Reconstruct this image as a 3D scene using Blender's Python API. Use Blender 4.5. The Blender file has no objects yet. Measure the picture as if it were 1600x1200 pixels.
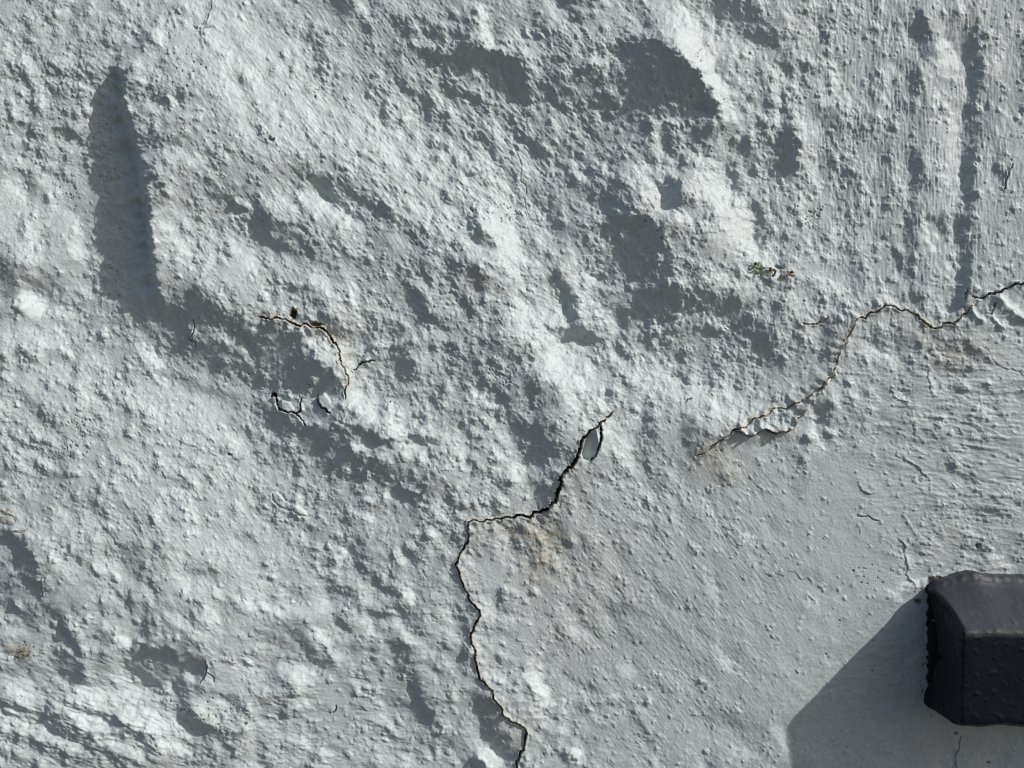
import bpy, math, random
import numpy as np
from mathutils import Vector, noise as mnoise
R = math.radians
S = 0.000625            # metres per unit of the wall chart (1600 units = one metre of wall)
ZC = 1.25               # height of the middle of the view above the ground
def W(x, y, h=0.0):     # wall chart (x right, y down, h out of the wall) -> world
    return ((x - 800) * S, -h * S, ZC + (600 - y) * S)

# ------------------------------------------------------------------ camera, sky, sun, exposure
sc = bpy.context.scene
C = sc.collection
cam = bpy.data.cameras.new('camera'); co = bpy.data.objects.new('camera', cam); C.objects.link(co)
K = 1.22                # how deep the relief is against the first estimate from the block's shadow
FPX = 1160.0 * K
cam.sensor_width = 36; cam.lens = 36 * FPX / 1600; cam.clip_start = 0.01; cam.clip_end = 200
co.location = (0, -FPX * S, ZC); co.rotation_euler = (R(90), 0, 0)
sc.camera = co
SUN = Vector((222, -84 * K, 166)).normalized()
sl = bpy.data.lights.new('sun', 'SUN'); so = bpy.data.objects.new('sun', sl); C.objects.link(so)
sl.energy = 4.6; sl.angle = R(0.8); sl.color = (1.0, 0.975, 0.93)
so.rotation_euler = (-SUN).to_track_quat('-Z', 'Y').to_euler(); so.location = (2, -2, 3)
w = bpy.data.worlds.new('World'); sc.world = w; w.use_nodes = True
nt = w.node_tree; sky = nt.nodes.new('ShaderNodeTexSky'); sky.sky_type = 'NISHITA'; sky.sun_disc = False; sky.dust_density = 2.5; sky.air_density = 1.0
sky.sun_elevation = math.asin(SUN.z); sky.sun_rotation = math.atan2(SUN.x, SUN.y)
bg = nt.nodes['Background']; bg.inputs[1].default_value = 0.098
nt.links.new(sky.outputs[0], bg.inputs[0])
sc.view_settings.view_transform = 'Standard'; sc.view_settings.look = 'None'
sc.view_settings.exposure = -0.70; sc.view_settings.gamma = 1
sc.cycles.max_bounces = 5; sc.cycles.pixel_filter_type = 'BLACKMAN_HARRIS'; sc.cycles.filter_width = 1.1

# ------------------------------------------------------------------ chart grids
rng = np.random.default_rng(7)
ST = 1.25
X0, X1, Y0, Y1 = -60, 1660, -60, 1260
NX = int((X1 - X0) / ST) + 1; NY = int((Y1 - Y0) / ST) + 1
gx = X0 + np.arange(NX) * ST; gy = Y0 + np.arange(NY) * ST
GX, GY = np.meshgrid(gx, gy)
kx = np.fft.fftfreq(NX, ST)[None, :]; ky = np.fft.fftfreq(NY, ST)[:, None]
KK = np.hypot(kx, ky)
def band(lam, bw=0.55, ang=None, stretch=1.0, seed=0):
    r = np.random.default_rng(1000 + seed)
    f = np.fft.fft2(r.standard_normal((NY, NX)))
    if ang is None: k = KK
    else:
        c, s = math.cos(R(ang)), math.sin(R(ang))
        k = np.hypot((kx * c + ky * s) * stretch, (-kx * s + ky * c))
    g = np.exp(-(np.log(np.maximum(k, 1e-6) * lam) ** 2) / (2 * bw * bw))
    n = np.fft.ifft2(f * g).real
    return n / n.std()
def blur(a, sg):
    return np.fft.ifft2(np.fft.fft2(a) * np.exp(-2 * (math.pi * sg) ** 2 * KK ** 2)).real
def sample(a, x, y):                     # bilinear look-up of a chart field
    fx = np.clip((x - X0) / ST, 0, NX - 1.001); fy = np.clip((y - Y0) / ST, 0, NY - 1.001)
    ix = fx.astype(int); iy = fy.astype(int); fx = fx - ix; fy = fy - iy
    return (a[iy, ix] * (1 - fx) + a[iy, ix + 1] * fx) * (1 - fy) + (a[iy + 1, ix] * (1 - fx) + a[iy + 1, ix + 1] * fx) * fy
def box(x0, x1, y0, y1):
    i0 = max(0, int((x0 - X0) / ST)); i1 = min(NX, int((x1 - X0) / ST) + 2)
    j0 = max(0, int((y0 - Y0) / ST)); j1 = min(NY, int((y1 - Y0) / ST) + 2)
    return slice(j0, j1), slice(i0, i1)
def sstep(t):
    t = np.clip(t, 0, 1); return t * t * (3 - 2 * t)
def seg_dist(px, py, pts):
    """unsigned distance, side sign and run length to a polyline"""
    best = np.full(px.shape, 1e9); sg = np.zeros(px.shape); tt = np.zeros(px.shape); run = 0.0
    for (ax, ay), (bx, by) in zip(pts[:-1], pts[1:]):
        dx, dy = bx - ax, by - ay; L2 = dx * dx + dy * dy + 1e-9; L = math.sqrt(L2)
        t = np.clip(((px - ax) * dx + (py - ay) * dy) / L2, 0, 1)
        d = np.hypot(px - ax - t * dx, py - ay - t * dy)
        m = d < best
        best = np.where(m, d, best); cr = (px - ax) * dy - (py - ay) * dx
        sg = np.where(m, np.sign(cr), sg); tt = np.where(m, run + t * L, tt); run += L
    return best, sg, tt / max(run, 1e-6)

# ------------------------------------------------------------------ relief 1: the big lumps and hollows of the rubble under the render
# every entry is how far a patch of wall leans: 0 = away from upper right, .5 = flat, 1 = towards upper right
LEAN = np.full((NY, NX), 0.5)
def fill(poly, v, soft=4, k=1.0, grad=.11):
    xs = [p[0] for p in poly]; ys = [p[1] for p in poly]; m = soft * 2 + 6
    b = box(min(xs) - m, max(xs) + m, min(ys) - m, max(ys) + m); px, py = GX[b], GY[b]
    ins = np.zeros(px.shape, bool); n = len(poly)
    for i in range(n):
        (ax, ay), (bx, by) = poly[i], poly[(i + 1) % n]
        if ay == by: continue
        c = ((ay > py) != (by > py)) & (px < (bx - ax) * (py - ay) / (by - ay) + ax)
        ins ^= c
    d, _, _ = seg_dist(px, py, poly + [poly[0]])
    a = sstep(0.5 + np.where(ins, d, -d) / (2 * soft)) * k
    if v < .3:                                   # hollows: steep under the lip nearest the sun, flattening away from it
        g = -(px * .80 - py * .60); gm = g[ins] if ins.any() else g; g = (g - gm.min()) / max(1, np.ptp(gm))
        v = v - .03 + grad * np.clip(g, 0, 1) ** 1.3
    LEAN[b] = LEAN[b] * (1 - a) + v * a
def st(v, wd, *pts, soft=0.55, k=1.0):
    pts = [tuple(p) for p in pts]
    if len(pts) == 1: pts = pts + [(pts[0][0] + .5, pts[0][1])]
    xs = [p[0] for p in pts]; ys = [p[1] for p in pts]; m = wd
    b = box(min(xs) - m, max(xs) + m, min(ys) - m, max(ys) + m)
    d, _, _ = seg_dist(GX[b], GY[b], pts); r = wd / 2
    a = sstep((r * (1 + soft) - d) / (2 * r * soft + 1e-6)) * k
    LEAN[b] = LEAN[b] * (1 - a) + v * a
#@@LEAN
# broad tones
st(.68, 150, (330,40),(430,150),(600,270),(740,350), soft=.9)
st(.58, 150, (60,900),(200,900),(350,900), soft=.9)
st(.58, 120, (330,720),(260,760),(330,900), soft=.9)
st(.60, 110, (850,540),(930,640),(1050,640),(1180,640), soft=.9)
st(.58, 110, (1090,80),(1150,300),(1210,400), soft=.9)
st(.60, 90, (40,330),(30,360), soft=.9); st(.6, 90, (50,540),(130,600), soft=.9)
st(.47, 260, (1450,800),(1300,800),(1100,950), soft=.8); st(.45, 150, (1450,560),(1500,760), soft=.9)
st(.44, 90, (1560,60),(1560,420), soft=.9)
st(.40, 90, (860,230),(930,250),(980,240), soft=.9); st(.42, 120, (1240,520),(1130,560), soft=.9)
st(.40, 60, (420,700),(520,760),(640,750), soft=.9); st(.42, 80, (650,400),(560,380), soft=.9)
for v_, w_, pts in ((.35,90,[(340,300),(470,380)]),(.36,80,[(500,290),(600,350),(660,430),(740,480)]),(.33,110,[(680,90),(820,150),(900,220),(1060,190)]),(.35,80,[(890,300),(1040,370)]),(.35,100,[(930,400),(1050,470),(1230,520)]),
        (.37,70,[(760,560),(850,680),(865,740)]),(.34,100,[(290,520),(420,550),(560,600)]),(.37,70,[(430,650),(590,710),(640,760)]),(.35,60,[(0,420),(60,455)]),(.36,70,[(0,870),(80,950),(115,1040)]),(.38,55,[(210,860),(230,950),(300,1060),(330,1160)]),
        (.38,60,[(460,980),(550,1040),(640,1060),(680,1140)]),(.38,50,[(560,890),(640,950)]),(.4,60,[(690,430),(740,600),(790,640)]),(.42,50,[(1400,60),(1410,380)]),(.42,60,[(1300,170),(1320,300)]),(.4,60,[(1010,690),(1080,720)]),(.42,80,[(1120,1060),(1190,1140)]),
        (.64,55,[(270,380),(400,425)]),(.62,50,[(440,325),(600,385)]),(.66,60,[(700,290),(800,400)]),(.68,50,[(555,620),(640,690)]),(.6,70,[(300,940),(420,900)]),(.68,50,[(130,1095),(270,1140)]),(.7,70,[(830,500),(930,640)]),(.7,60,[(1100,280),(1180,400)]),
        (.74,50,[(1060,30),(1120,140)]),(.62,50,[(900,420),(930,500)]),(.64,36,[(1005,260),(1040,335)]),(.58,40,[(1480,70),(1482,330)]),(.58,50,[(1255,190),(1265,410)]),(.6,60,[(700,700),(800,760)]),(.6,50,[(500,1000),(570,940)])):
    st(v_, w_ * 1.25, *pts, soft=.95, k=.85)
# upper left stone and its trough
fill([(186,92),(193,140),(196,185),(205,215),(214,250),(222,290),(229,330),(234,400),(243,455),(256,478),(245,500),(200,512),(165,503),(148,480),(137,440),(133,400),(138,340),(135,300),(130,250),(138,225),(145,200),(150,165),(168,128)], .36, 4)
st(.95, 9, (198,150),(202,205)); st(.9, 16, (225,125)); st(.3, 36, (225,150),(245,200)); st(.08, 12, (212,219),(245,221),(272,220))
st(.3, 26, (235,250),(250,282)); st(.25, 18, (255,100)); st(.15, 13, (272,146),(292,147)); st(.7, 30, (340,60),(390,120),(430,180))
st(.7, 22, (265,240),(310,250)); st(.3, 6, (330,5),(322,35),(312,55)); st(.6, 30, (240,340),(280,380))
st(.12, 18, (333,305),(360,318),(385,345),(402,362)); st(.9, 8, (366,336),(370,340)); st(.9, 7, (352,322)); st(.9, 8, (386,362),(392,366)); st(.8, 7, (378,330)); st(.8, 16, (380,390),(395,420))
st(.1, 18, (55,200),(70,212)); st(.06, 15, (103,203),(117,211)); st(.25, 30, (90,150),(105,165)); st(.2, 14, (14,100)); st(.3, 12, (10,188),(60,222))
st(.66, 50, (15,310),(45,390)); st(.3, 12, (33,345),(36,365)); st(.25, 14, (123,330)); st(.35, 16, (40,270),(50,310)); st(.7, 24, (110,340),(122,400))
st(.25, 14, (118,20),(122,40)); st(.3, 18, (100,115),(125,120)); st(.3, 14, (135,100))
# top centre
st(.02, 22, (528,8),(546,12)); st(.85, 16, (562,8)); st(.1, 12, (495,86),(503,92)); st(.28, 6, (428,12),(450,45)); st(.28, 6, (470,60),(510,95)); st(.28, 8, (498,108),(530,150))
st(.3, 6, (560,40),(600,85),(640,140)); st(.3, 8, (600,75),(625,110)); st(.75, 6, (612,70),(650,118)); st(.3, 8, (645,130),(690,180)); st(.28, 7, (540,110),(580,150))
st(.25, 12, (620,30),(650,60)); st(.22, 13, (610,70),(622,86)); st(.25, 14, (632,36),(640,44)); st(.3, 12, (700,190),(735,240))
fill([(658,83),(690,90),(722,90),(745,84),(762,90),(780,86),(806,98),(822,112),(830,140),(845,165),(820,160),(800,150),(770,136),(742,120),(715,118),(700,145),(690,132),(684,105)], .15, 6)
st(.98, 12, (752,12),(757,45),(762,72),(790,84)); st(.15, 20, (733,40),(722,62)); st(.06, 18, (698,135),(708,141)); st(.8, 10, (712,108),(708,125)); st(.75, 14, (745,112))
st(.3, 26, (690,20),(700,35)); st(.25, 20, (765,105),(795,135))
for x, y, q in ((692,228,14),(676,247,10),(713,248,10),(707,282,12),(663,281,10),(600,172,12),(603,191,9),(541,224,8),(458,108,8),(741,267,12),(760,287,13),(725,208,8),(739,208,8),(542,252,8)):
    st(.0, q, (x - 1, y + 1)); st(.95, q * .9, (x + q * .85, y - q * .6))
st(.27, 26, (500,283),(520,298),(545,312),(560,325),(575,336)); st(.25, 20, (545,292),(520,281)); st(.25, 26, (580,360),(605,395)); st(.2, 8, (443,255),(459,286)); st(.22, 10, (408,208),(426,222))
st(.8, 18, (472,308),(500,322),(540,345)); st(.3, 14, (480,262),(500,275)); st(.1, 20, (405,340),(430,352),(465,368),(492,398)); st(.12, 14, (398,366),(450,388)); st(.92, 13, (459,330)); st(.3, 20, (520,375),(540,400))
st(.08, 14, (744,360),(769,381)); st(.97, 18, (777,375)); st(.15, 11, (655,381),(682,386)); st(.8, 34, (775,345),(797,400)); st(.3, 18, (690,300),(735,330)); st(.3, 14, (715,320),(745,345))
# top right-centre hollow
st(.1, 24, (886,0)); st(.08, 19, (900,25)); st(.2, 20, (842,30),(845,38)); st(.2, 20, (852,96),(870,92)); st(.25, 22, (912,60),(915,75))
fill([(893,122),(912,98),(935,102),(958,82),(975,66),(1010,64),(1040,84),(1065,104),(1086,118),(1092,135),(1078,152),(1080,165),(1068,186),(1045,190),(1035,206),(1000,212),(985,224),(950,222),(925,210),(915,184),(888,150)], .15, 9)
st(.0, 22, (1060,118),(1082,138)); st(.8, 20, (936,95),(950,92)); st(.7, 12, (1020,210),(1040,190),(1060,182)); st(.05, 26, (1082,142),(1112,162),(1116,186)); st(.08, 20, (1083,216),(1104,202)); st(.1, 14, (1135,196),(1142,190))
st(.92, 10, (1118,192)); st(.9, 10, (1090,140)); st(.12, 30, (803,115),(812,140)); st(.12, 22, (858,118),(868,152)); st(.3, 30, (840,170),(880,200))
st(.97, 30, (1062,30),(1084,70),(1100,108)); st(.9, 26, (1112,135),(1140,180)); st(.85, 12, (1050,40),(1060,60)); st(.2, 46, (1118,8),(1160,22),(1190,42)); st(.12, 20, (1170,50),(1200,60)); st(.1, 16, (1140,5),(1165,8))
st(.14, 16, (905,285),(930,298),(958,312)); st(.2, 26, (965,288)); st(.25, 20, (1000,244),(1012,250)); st(.95, 16, (1014,275),(1022,300),(1034,325)); st(.1, 26, (1046,286),(1050,318)); st(.82, 40, (1104,270),(1132,302),(1152,345),(1176,385))
st(.08, 15, (1139,263),(1152,287)); st(.2, 24, (1165,238),(1182,262)); st(.12, 22, (1190,325),(1197,372)); st(.06, 17, (933,350),(980,346),(1008,345)); st(.1, 30, (1005,362),(1030,392)); st(.9, 11, (934,338),(943,346)); st(.15, 16, (975,350),(1000,360))
st(.25, 16, (893,215),(912,228)); st(.06, 9, (851,236)); st(.08, 10, (829,232)); st(.05, 11, (1105,238)); st(.9, 9, (1112,232)); st(.25, 14, (1123,100),(1137,125)); st(.25, 24, (860,315),(870,345)); st(.7, 26, (990,265),(1030,268))
st(.08, 12, (1171,152)); st(.9, 8, (1178,148)); st(.3, 16, (1060,330),(1080,345)); st(.8, 14, (1060,335),(1100,350)); st(.25, 12, (1090,345),(1100,370)); st(.25, 14, (1150,215),(1160,230))
# right brushed panel
st(.25, 13, (1514,20),(1516,140),(1513,330),(1507,480)); st(.6, 24, (1484,60),(1488,200),(1490,400), soft=.9)
st(.12, 15, (1204,50),(1209,65)); st(.08, 12, (1240,57)); st(.16, 16, (1432,20),(1440,55),(1446,85)); st(.2, 10, (1487,35),(1480,62)); st(.3, 24, (1513,45),(1510,75)); st(.3, 16, (1518,80),(1521,110),(1520,140))
st(.3, 18, (1512,155),(1515,175),(1514,215),(1512,242)); st(.2, 9, (1511,255),(1512,325)); st(.06, 19, (1497,340),(1508,362)); st(.3, 14, (1507,370),(1506,430),(1500,475)); st(.78, 26, (1478,72),(1486,108)); st(.7, 20, (1488,190),(1492,300))
st(.15, 18, (1429,118),(1433,142)); st(.08, 27, (1226,208),(1229,262)); st(.1, 18, (1204,254)); st(.76, 16, (1246,190),(1262,245)); st(.25, 13, (1284,172),(1291,192)); st(.3, 10, (1369,85),(1371,112)); st(.28, 20, (1384,280),(1391,312))
st(.22, 16, (1434,235),(1430,290),(1428,330)); st(.08, 16, (1417,352),(1440,346),(1452,339)); st(.12, 14, (1420,370),(1424,408)); st(.95, 8, (1441,338),(1449,360),(1458,395)); st(.05, 12, (1383,370),(1388,368)); st(.95, 9, (1394,363))
st(.28, 22, (1300,168),(1312,200)); st(.3, 12, (1368,200),(1371,240)); st(.3, 10, (1440,150),(1444,230)); st(.7, 10, (1462,150),(1465,190)); st(.3, 8, (1545,140),(1540,200)); st(.68, 10, (1555,60),(1558,110)); st(.7, 14, (1300,110),(1330,160)); st(.3, 14, (1350,130),(1340,160))
st(.7, 14, (1290,160),(1310,150)); st(.12, 18, (1470,345),(1474,360)); st(.68, 14, (1400,260),(1404,300))
# left middle
st(.1, 22, (3,405),(14,440),(30,485)); st(.08, 18, (40,434),(76,456)); st(.92, 28, (40,466),(58,484)); st(.85, 6, (84,450),(91,500),(101,542)); st(.64, 30, (30,520),(70,545)); st(.3, 26, (5,562),(40,565)); st(.3, 18, (80,555),(120,575))
st(.12, 12, (135,488),(150,540), k=.5)
fill([(243,452),(258,466),(275,487),(289,492),(296,462),(304,453),(316,476),(345,492),(366,517),(402,532),(402,600),(330,581),(290,566),(262,552),(232,525),(200,516),(160,506),(200,500),(245,498)], .15, 7)
st(.42, 12, (250,505),(266,514)); st(.42, 16, (336,520),(392,545)); st(.85, 15, (219,544),(247,570)); st(.8, 10, (263,591)); st(.8, 10, (298,594)); st(.28, 12, (255,580),(330,612),(380,625)); st(.62, 60, (230,620),(330,660),(380,720))
st(.06, 12, (352,704)); st(.06, 14, (370,719)); st(.95, 8, (360,702)); st(.2, 22, (88,738),(100,752)); st(.08, 10, (10,704)); st(.92, 9, (14,701)); st(.3, 20, (70,700),(85,720)); st(.7, 24, (265,735),(292,762)); st(.25, 12, (262,745),(290,758)); st(.2, 16, (138,782),(162,802)); st(.9, 8, (211,700)); st(.1, 8, (206,704))
st(.3, 40, (110,770),(60,800), k=.6); st(.3, 20, (60,640),(80,660))
# centre
fill([(602,440),(622,436),(642,452),(657,466),(667,492),(692,508),(694,518),(650,504),(625,492),(606,462)], .27, 6)
st(.07, 28, (620,518),(626,560),(640,588)); st(.1, 17, (590,546),(606,535)); st(.9, 12, (608,536)); st(.9, 8, (600,540)); st(.17, 32, (735,425),(752,450)); st(.2, 30, (708,408),(720,430)); st(.3, 20, (560,405),(600,420)); st(.25, 18, (655,415),(640,440))
fill([(398,500),(440,510),(470,520),(478,542),(500,560),(520,575),(537,598),(536,622),(510,618),(470,612),(435,606),(398,606)], .09, 6)
fill([(480,542),(486,530),(512,532),(528,555),(534,590),(516,576),(498,560)], .78, 3)
st(.8, 22, (536,545),(545,590),(566,635),(600,662),(630,678)); st(.4, 16, (420,520),(440,512))
fill([(405,618),(430,640),(470,655),(500,662),(540,664),(575,680),(592,690),(566,706),(592,722),(604,752),(560,746),(510,740),(460,702),(420,672)], .10, 7)
fill([(455,650),(500,640),(530,660),(505,668),(470,664)], .45, 4)
st(.97, 15, (563,694),(570,698)); st(.85, 11, (458,690)); st(.3, 16, (400,640),(440,720)); st(.0, 14, (592,686),(615,692)); st(.08, 12, (640,684),(680,692)); st(.97, 16, (614,674),(628,690)); st(.02, 11, (598,641)); st(.95, 10, (608,636))
st(.06, 10, (655,651)); st(.06, 9, (704,661)); st(.95, 8, (713,656)); st(.12, 20, (604,734),(622,746)); st(.04, 22, (621,772),(650,776)); st(.97, 14, (606,774)); st(.97, 12, (576,780)); st(.05, 10, (565,788)); st(.1, 8, (592,783))
st(.12, 28, (728,586),(745,600),(795,622)); st(.3, 24, (765,540),(792,560)); st(.06, 12, (690,625)); st(.65, 26, (740,620),(775,650),(800,690)); st(.9, 7, (744,608),(752,620)); st(.25, 16, (735,545),(730,590)); st(.85, 14, (658,700)); st(.85, 12, (730,735)); st(.12, 14, (738,720),(745,740))
st(.08, 10, (655,653),(663,652)); st(.3, 10, (700,640),(740,690)); st(.1, 10, (668,608)); st(.25, 18, (670,740),(700,760)); st(.2, 20, (780,640),(800,655), k=.7); st(.25, 16, (780,760),(800,780), k=.7)
st(.06, 8, (512,432)); st(.06, 8, (570,470)); st(.1, 10, (575,490)); st(.1, 16, (500,490),(535,520)); st(.25, 14, (430,440),(450,450)); st(.65, 20, (490,430),(540,470))
# right of centre
st(.15, 36, (985,400),(1035,425)); fill([(985,462),(1030,455),(1065,468),(1075,480),(1050,488),(1065,500),(1010,508),(975,512),(960,500),(950,480)], .16, 5); st(.12, 13, (1000,534),(1030,520),(1060,514)); st(.95, 11, (1020,511),(1030,514)); st(.92, 8, (1060,502),(1075,499)); st(.9, 9, (1100,494),(1112,508))
st(.2, 38, (1118,474),(1180,484)); st(.2, 30, (1160,500),(1205,545)); st(.1, 16, (1098,510),(1118,522)); st(.08, 20, (868,520),(900,522),(932,530)); st(.78, 18, (920,430),(932,488)); st(.12, 12, (885,455),(895,500)); st(.25, 20, (945,430),(950,460)); st(.3, 20, (860,420),(870,440)); st(.8, 12, (875,480),(878,506))
st(.85, 38, (826,500),(858,546),(896,606)); st(.97, 16, (862,566),(876,588)); st(.04, 15, (825,548),(832,560)); st(.1, 14, (802,556),(808,565)); st(.2, 28, (830,602),(862,622)); st(.15, 40, (820,672),(852,700)); st(.1, 26, (845,790),(868,752)); st(.97, 13, (804,733),(810,748)); st(.25, 20, (810,690),(800,660))
st(.7, 28, (968,665),(978,720)); st(.14, 12, (948,617),(962,622)); st(.22, 18, (1010,650),(1020,672)); st(.25, 26, (1010,702),(1035,735)); st(.16, 24, (1072,668),(1084,706)); st(.72, 44, (1000,582),(1110,616),(1150,645)); st(.12, 9, (1056,582),(1072,596)); st(.1, 10, (1102,597),(1112,598)); st(.95, 8, (1110,590)); st(.3, 20, (1115,680),(1130,690), k=.6)
st(.25, 24, (1050,440),(1090,430), k=.6); st(.1, 10, (1088,420)); st(.1, 8, (1103,430)); st(.7, 40, (1120,430),(1160,445), k=.8); st(.2, 12, (1195,432),(1220,452)); st(.7, 40, (1240,470),(1270,500), k=.7)
# right middle
st(.16, 18, (1200,545),(1222,562)); st(.2, 22, (1300,500),(1290,560)); st(.1, 14, (1385,440)); st(.1, 20, (1423,462),(1432,468)); st(.2, 18, (1395,532),(1432,536)); st(.2, 16, (1405,400),(1412,425)); st(.06, 14, (1508,425),(1503,462),(1488,488)); st(.8, 14, (1490,420),(1495,440)); st(.95, 9, (1519,488),(1529,500)); st(.95, 13, (1567,470),(1585,492))
st(.85, 7, (1538,490),(1562,510)); st(.25, 8, (1535,480),(1545,488)); st(.12, 8, (1402,608),(1424,613)); st(.9, 7, (1396,618),(1415,626)); st(.35, 26, (1390,652),(1400,685)); st(.22, 6, (1472,572),(1540,576)); st(.22, 5, (1458,549),(1502,551)); st(.3, 8, (1480,530),(1500,560)); st(.85, 6, (1462,552),(1480,566))
st(.15, 10, (1230,640),(1250,645)); st(.12, 16, (1280,630),(1292,660)); st(.15, 12, (1120,682),(1170,690),(1230,685), k=.8); st(.8, 10, (1270,660),(1283,700)); st(.7, 16, (1360,540),(1400,570)); st(.25, 14, (1368,520),(1380,540)); st(.3, 10, (1505,690),(1560,700)); st(.3, 7, (1520,780),(1600,790))
st(.3, 6, (1480,705),(1540,720)); st(.75, 5, (1450,585),(1455,600),(1465,620)); st(.3, 26, (1240,720),(1250,750), k=.5); st(.68, 20, (1290,440),(1320,460)); st(.25, 20, (1335,410),(1345,440), k=.7)
# lower left
fill([(-10,838),(25,846),(42,862),(55,900),(68,925),(60,945),(30,935),(-10,925)], .16, 5); st(.12, 22, (15,945),(42,965)); st(.1, 15, (68,945),(90,962),(104,978)); st(.1, 17, (103,978),(116,992)); st(.08, 28, (88,1018),(108,1036),(124,1048)); st(.1, 16, (120,1058),(124,1064))
st(.08, 15, (90,852),(108,864),(124,872)); st(.12, 10, (76,872)); st(.92, 16, (89,868)); st(.05, 14, (142,889)); st(.85, 10, (150,886)); st(.1, 12, (241,856),(252,867)); st(.06, 8, (339,868)); st(.95, 8, (346,865)); st(.18, 9, (213,862),(222,915),(229,955)); st(.1, 13, (196,928),(206,950)); st(.1, 11, (153,938),(163,962)); st(.1, 17, (227,946),(232,955))
st(.1, 11, (112,948),(120,952)); st(.05, 10, (303,945),(320,946)); st(.08, 12, (379,940)); st(.92, 12, (391,937)); st(.1, 15, (158,988),(170,1010)); st(.25, 8, (292,885),(302,894),(340,893))
fill([(190,1030),(196,1014),(215,1000),(238,1016),(262,1020),(285,1038),(302,1042),(322,1048),(318,1060),(292,1062),(282,1086),(255,1078),(222,1062),(198,1046)], .14, 4)
st(.06, 16, (300,1032),(325,1030)); st(.12, 26, (278,1082),(296,1108)); st(.08, 17, (298,1122),(330,1140),(368,1150)); st(.12, 24, (318,1160),(326,1176)); st(.92, 13, (262,1072)); st(.92, 14, (295,1060)); st(.85, 30, (130,1096),(200,1124),(256,1144)); st(.97, 20, (190,998),(196,1004)); st(.8, 14, (168,976)); st(.8, 10, (214,1010))
for a in ([(62,1078),(100,1100),(160,1118),(220,1148)],[(0,1098),(50,1114),(90,1128)],[(40,1124),(100,1150),(190,1152)],[(0,1148),(50,1156),(110,1182),(150,1200)],[(230,1146),(262,1164),(300,1190)],[(0,1176),(60,1196)],[(150,1170),(230,1200)],[(0,1042),(24,1046),(50,1038)]):
    st(.12, 14, *a)
for a in ([(120,1116),(170,1140)],[(10,1130),(60,1140),(120,1168)],[(150,1155),(240,1180)],[(0,1162),(40,1172)],[(250,1160),(300,1176)]):
    st(.8, 9, *a)
st(.7, 26, (30,1075),(60,1100)); st(.65, 60, (360,1060),(330,1100), k=.6); st(.25, 14, (40,990),(55,1005), k=.6)
# bottom centre
st(.02, 15, (516,878),(524,874)); st(.98, 15, (532,868),(534,878)); st(.12, 14, (522,846),(542,852)); st(.9, 10, (530,835)); st(.1, 12, (556,856),(566,886)); st(.12, 14, (535,918),(548,926)); st(.06, 12, (592,912),(618,926),(642,948)); st(.92, 14, (628,918),(646,938)); st(.15, 12, (450,922),(456,930)); st(.9, 8, (413,944)); st(.15, 10, (448,948)); st(.9, 8, (452,942))
st(.08, 20, (464,988),(478,1010),(512,1034)); st(.76, 18, (500,994),(532,1030)); st(.22, 13, (528,966),(542,982)); st(.06, 18, (612,1008),(640,1022)); st(.15, 5, (562,1014),(592,1018)); st(.1, 18, (622,1040),(640,1058),(650,1084)); st(.06, 18, (648,1090),(668,1124)); st(.06, 14, (684,1146),(692,1142)); st(.95, 12, (697,1140)); st(.2, 26, (650,980),(640,960), k=.7)
st(.06, 9, (438,1166),(448,1164)); st(.97, 17, (757,1178),(780,1190)); st(.05, 22, (742,1190),(750,1196)); st(.12, 30, (760,1130),(795,1175)); st(.25, 20, (712,905),(736,965)); st(.22, 18, (722,985),(728,1040)); st(.12, 28, (742,1085),(764,1120)); st(.3, 16, (700,870),(718,835)); st(.2, 20, (660,840),(650,870), k=.8)
st(.8, 18, (440,1045),(490,1060), k=.8); st(.2, 12, (430,1085),(470,1095), k=.8); st(.8, 16, (465,1046)); st(.3, 10, (440,1110),(520,1108)); st(.7, 20, (430,960),(500,950)); st(.12, 10, (530,956),(560,945)); st(.25, 14, (580,1070),(610,1080)); st(.9, 14, (575,808)); st(.9, 10, (650,830)); st(.1, 12, (528,812),(548,815)); st(.1, 8, (608,830))
# bottom right of centre
st(.9, 24, (832,1052),(846,1082),(848,1102)); st(.82, 12, (872,1132),(880,1140)); st(.8, 12, (884,1100)); st(.16, 12, (826,1078),(838,1096)); st(.14, 12, (856,1112),(870,1128)); st(.05, 18, (884,1178),(896,1186)); st(.95, 16, (898,1174),(902,1184)); st(.14, 16, (872,818),(886,848)); st(.02, 12, (1080,861)); st(.95, 11, (1089,857)); st(.8, 12, (1168,838),(1174,850))
st(.15, 11, (952,1098),(964,1100)); st(.8, 9, (962,1090)); st(.3, 26, (1120,1118),(1190,1142)); st(.28, 16, (965,950),(1000,957)); st(.28, 16, (980,990),(1004,1002)); st(.9, 12, (848,862),(860,870)); st(.15, 12, (838,850),(845,868)); st(.25, 14, (810,830),(825,850)); st(.72, 20, (1120,1010),(1140,1040)); st(.7, 18, (970,1040),(985,1052)); st(.25, 14, (1110,900),(1125,915)); st(.7, 12, (1100,890),(1120,940))
st(.28, 12, (1080,950),(1100,990)); st(.3, 12, (1130,1010),(1150,1025)); st(.7, 16, (1150,1170),(1180,1180)); st(.3, 16, (1000,1130),(1020,1160)); st(.3, 18, (1200,910),(1230,895),(1270,900), k=.5); st(.7, 10, (830,1105),(870,1140))
st(.95, 7, (1402,920),(1430,912),(1452,906),(1482,897)); st(.9, 9, (1392,928),(1402,934)); st(.85, 9, (1308,937)); st(.2, 8, (1302,942)); st(.75, 10, (1295,1037)); st(.72, 16, (1215,1140),(1230,1170)); st(.7, 10, (1262,935),(1272,944))
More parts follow.
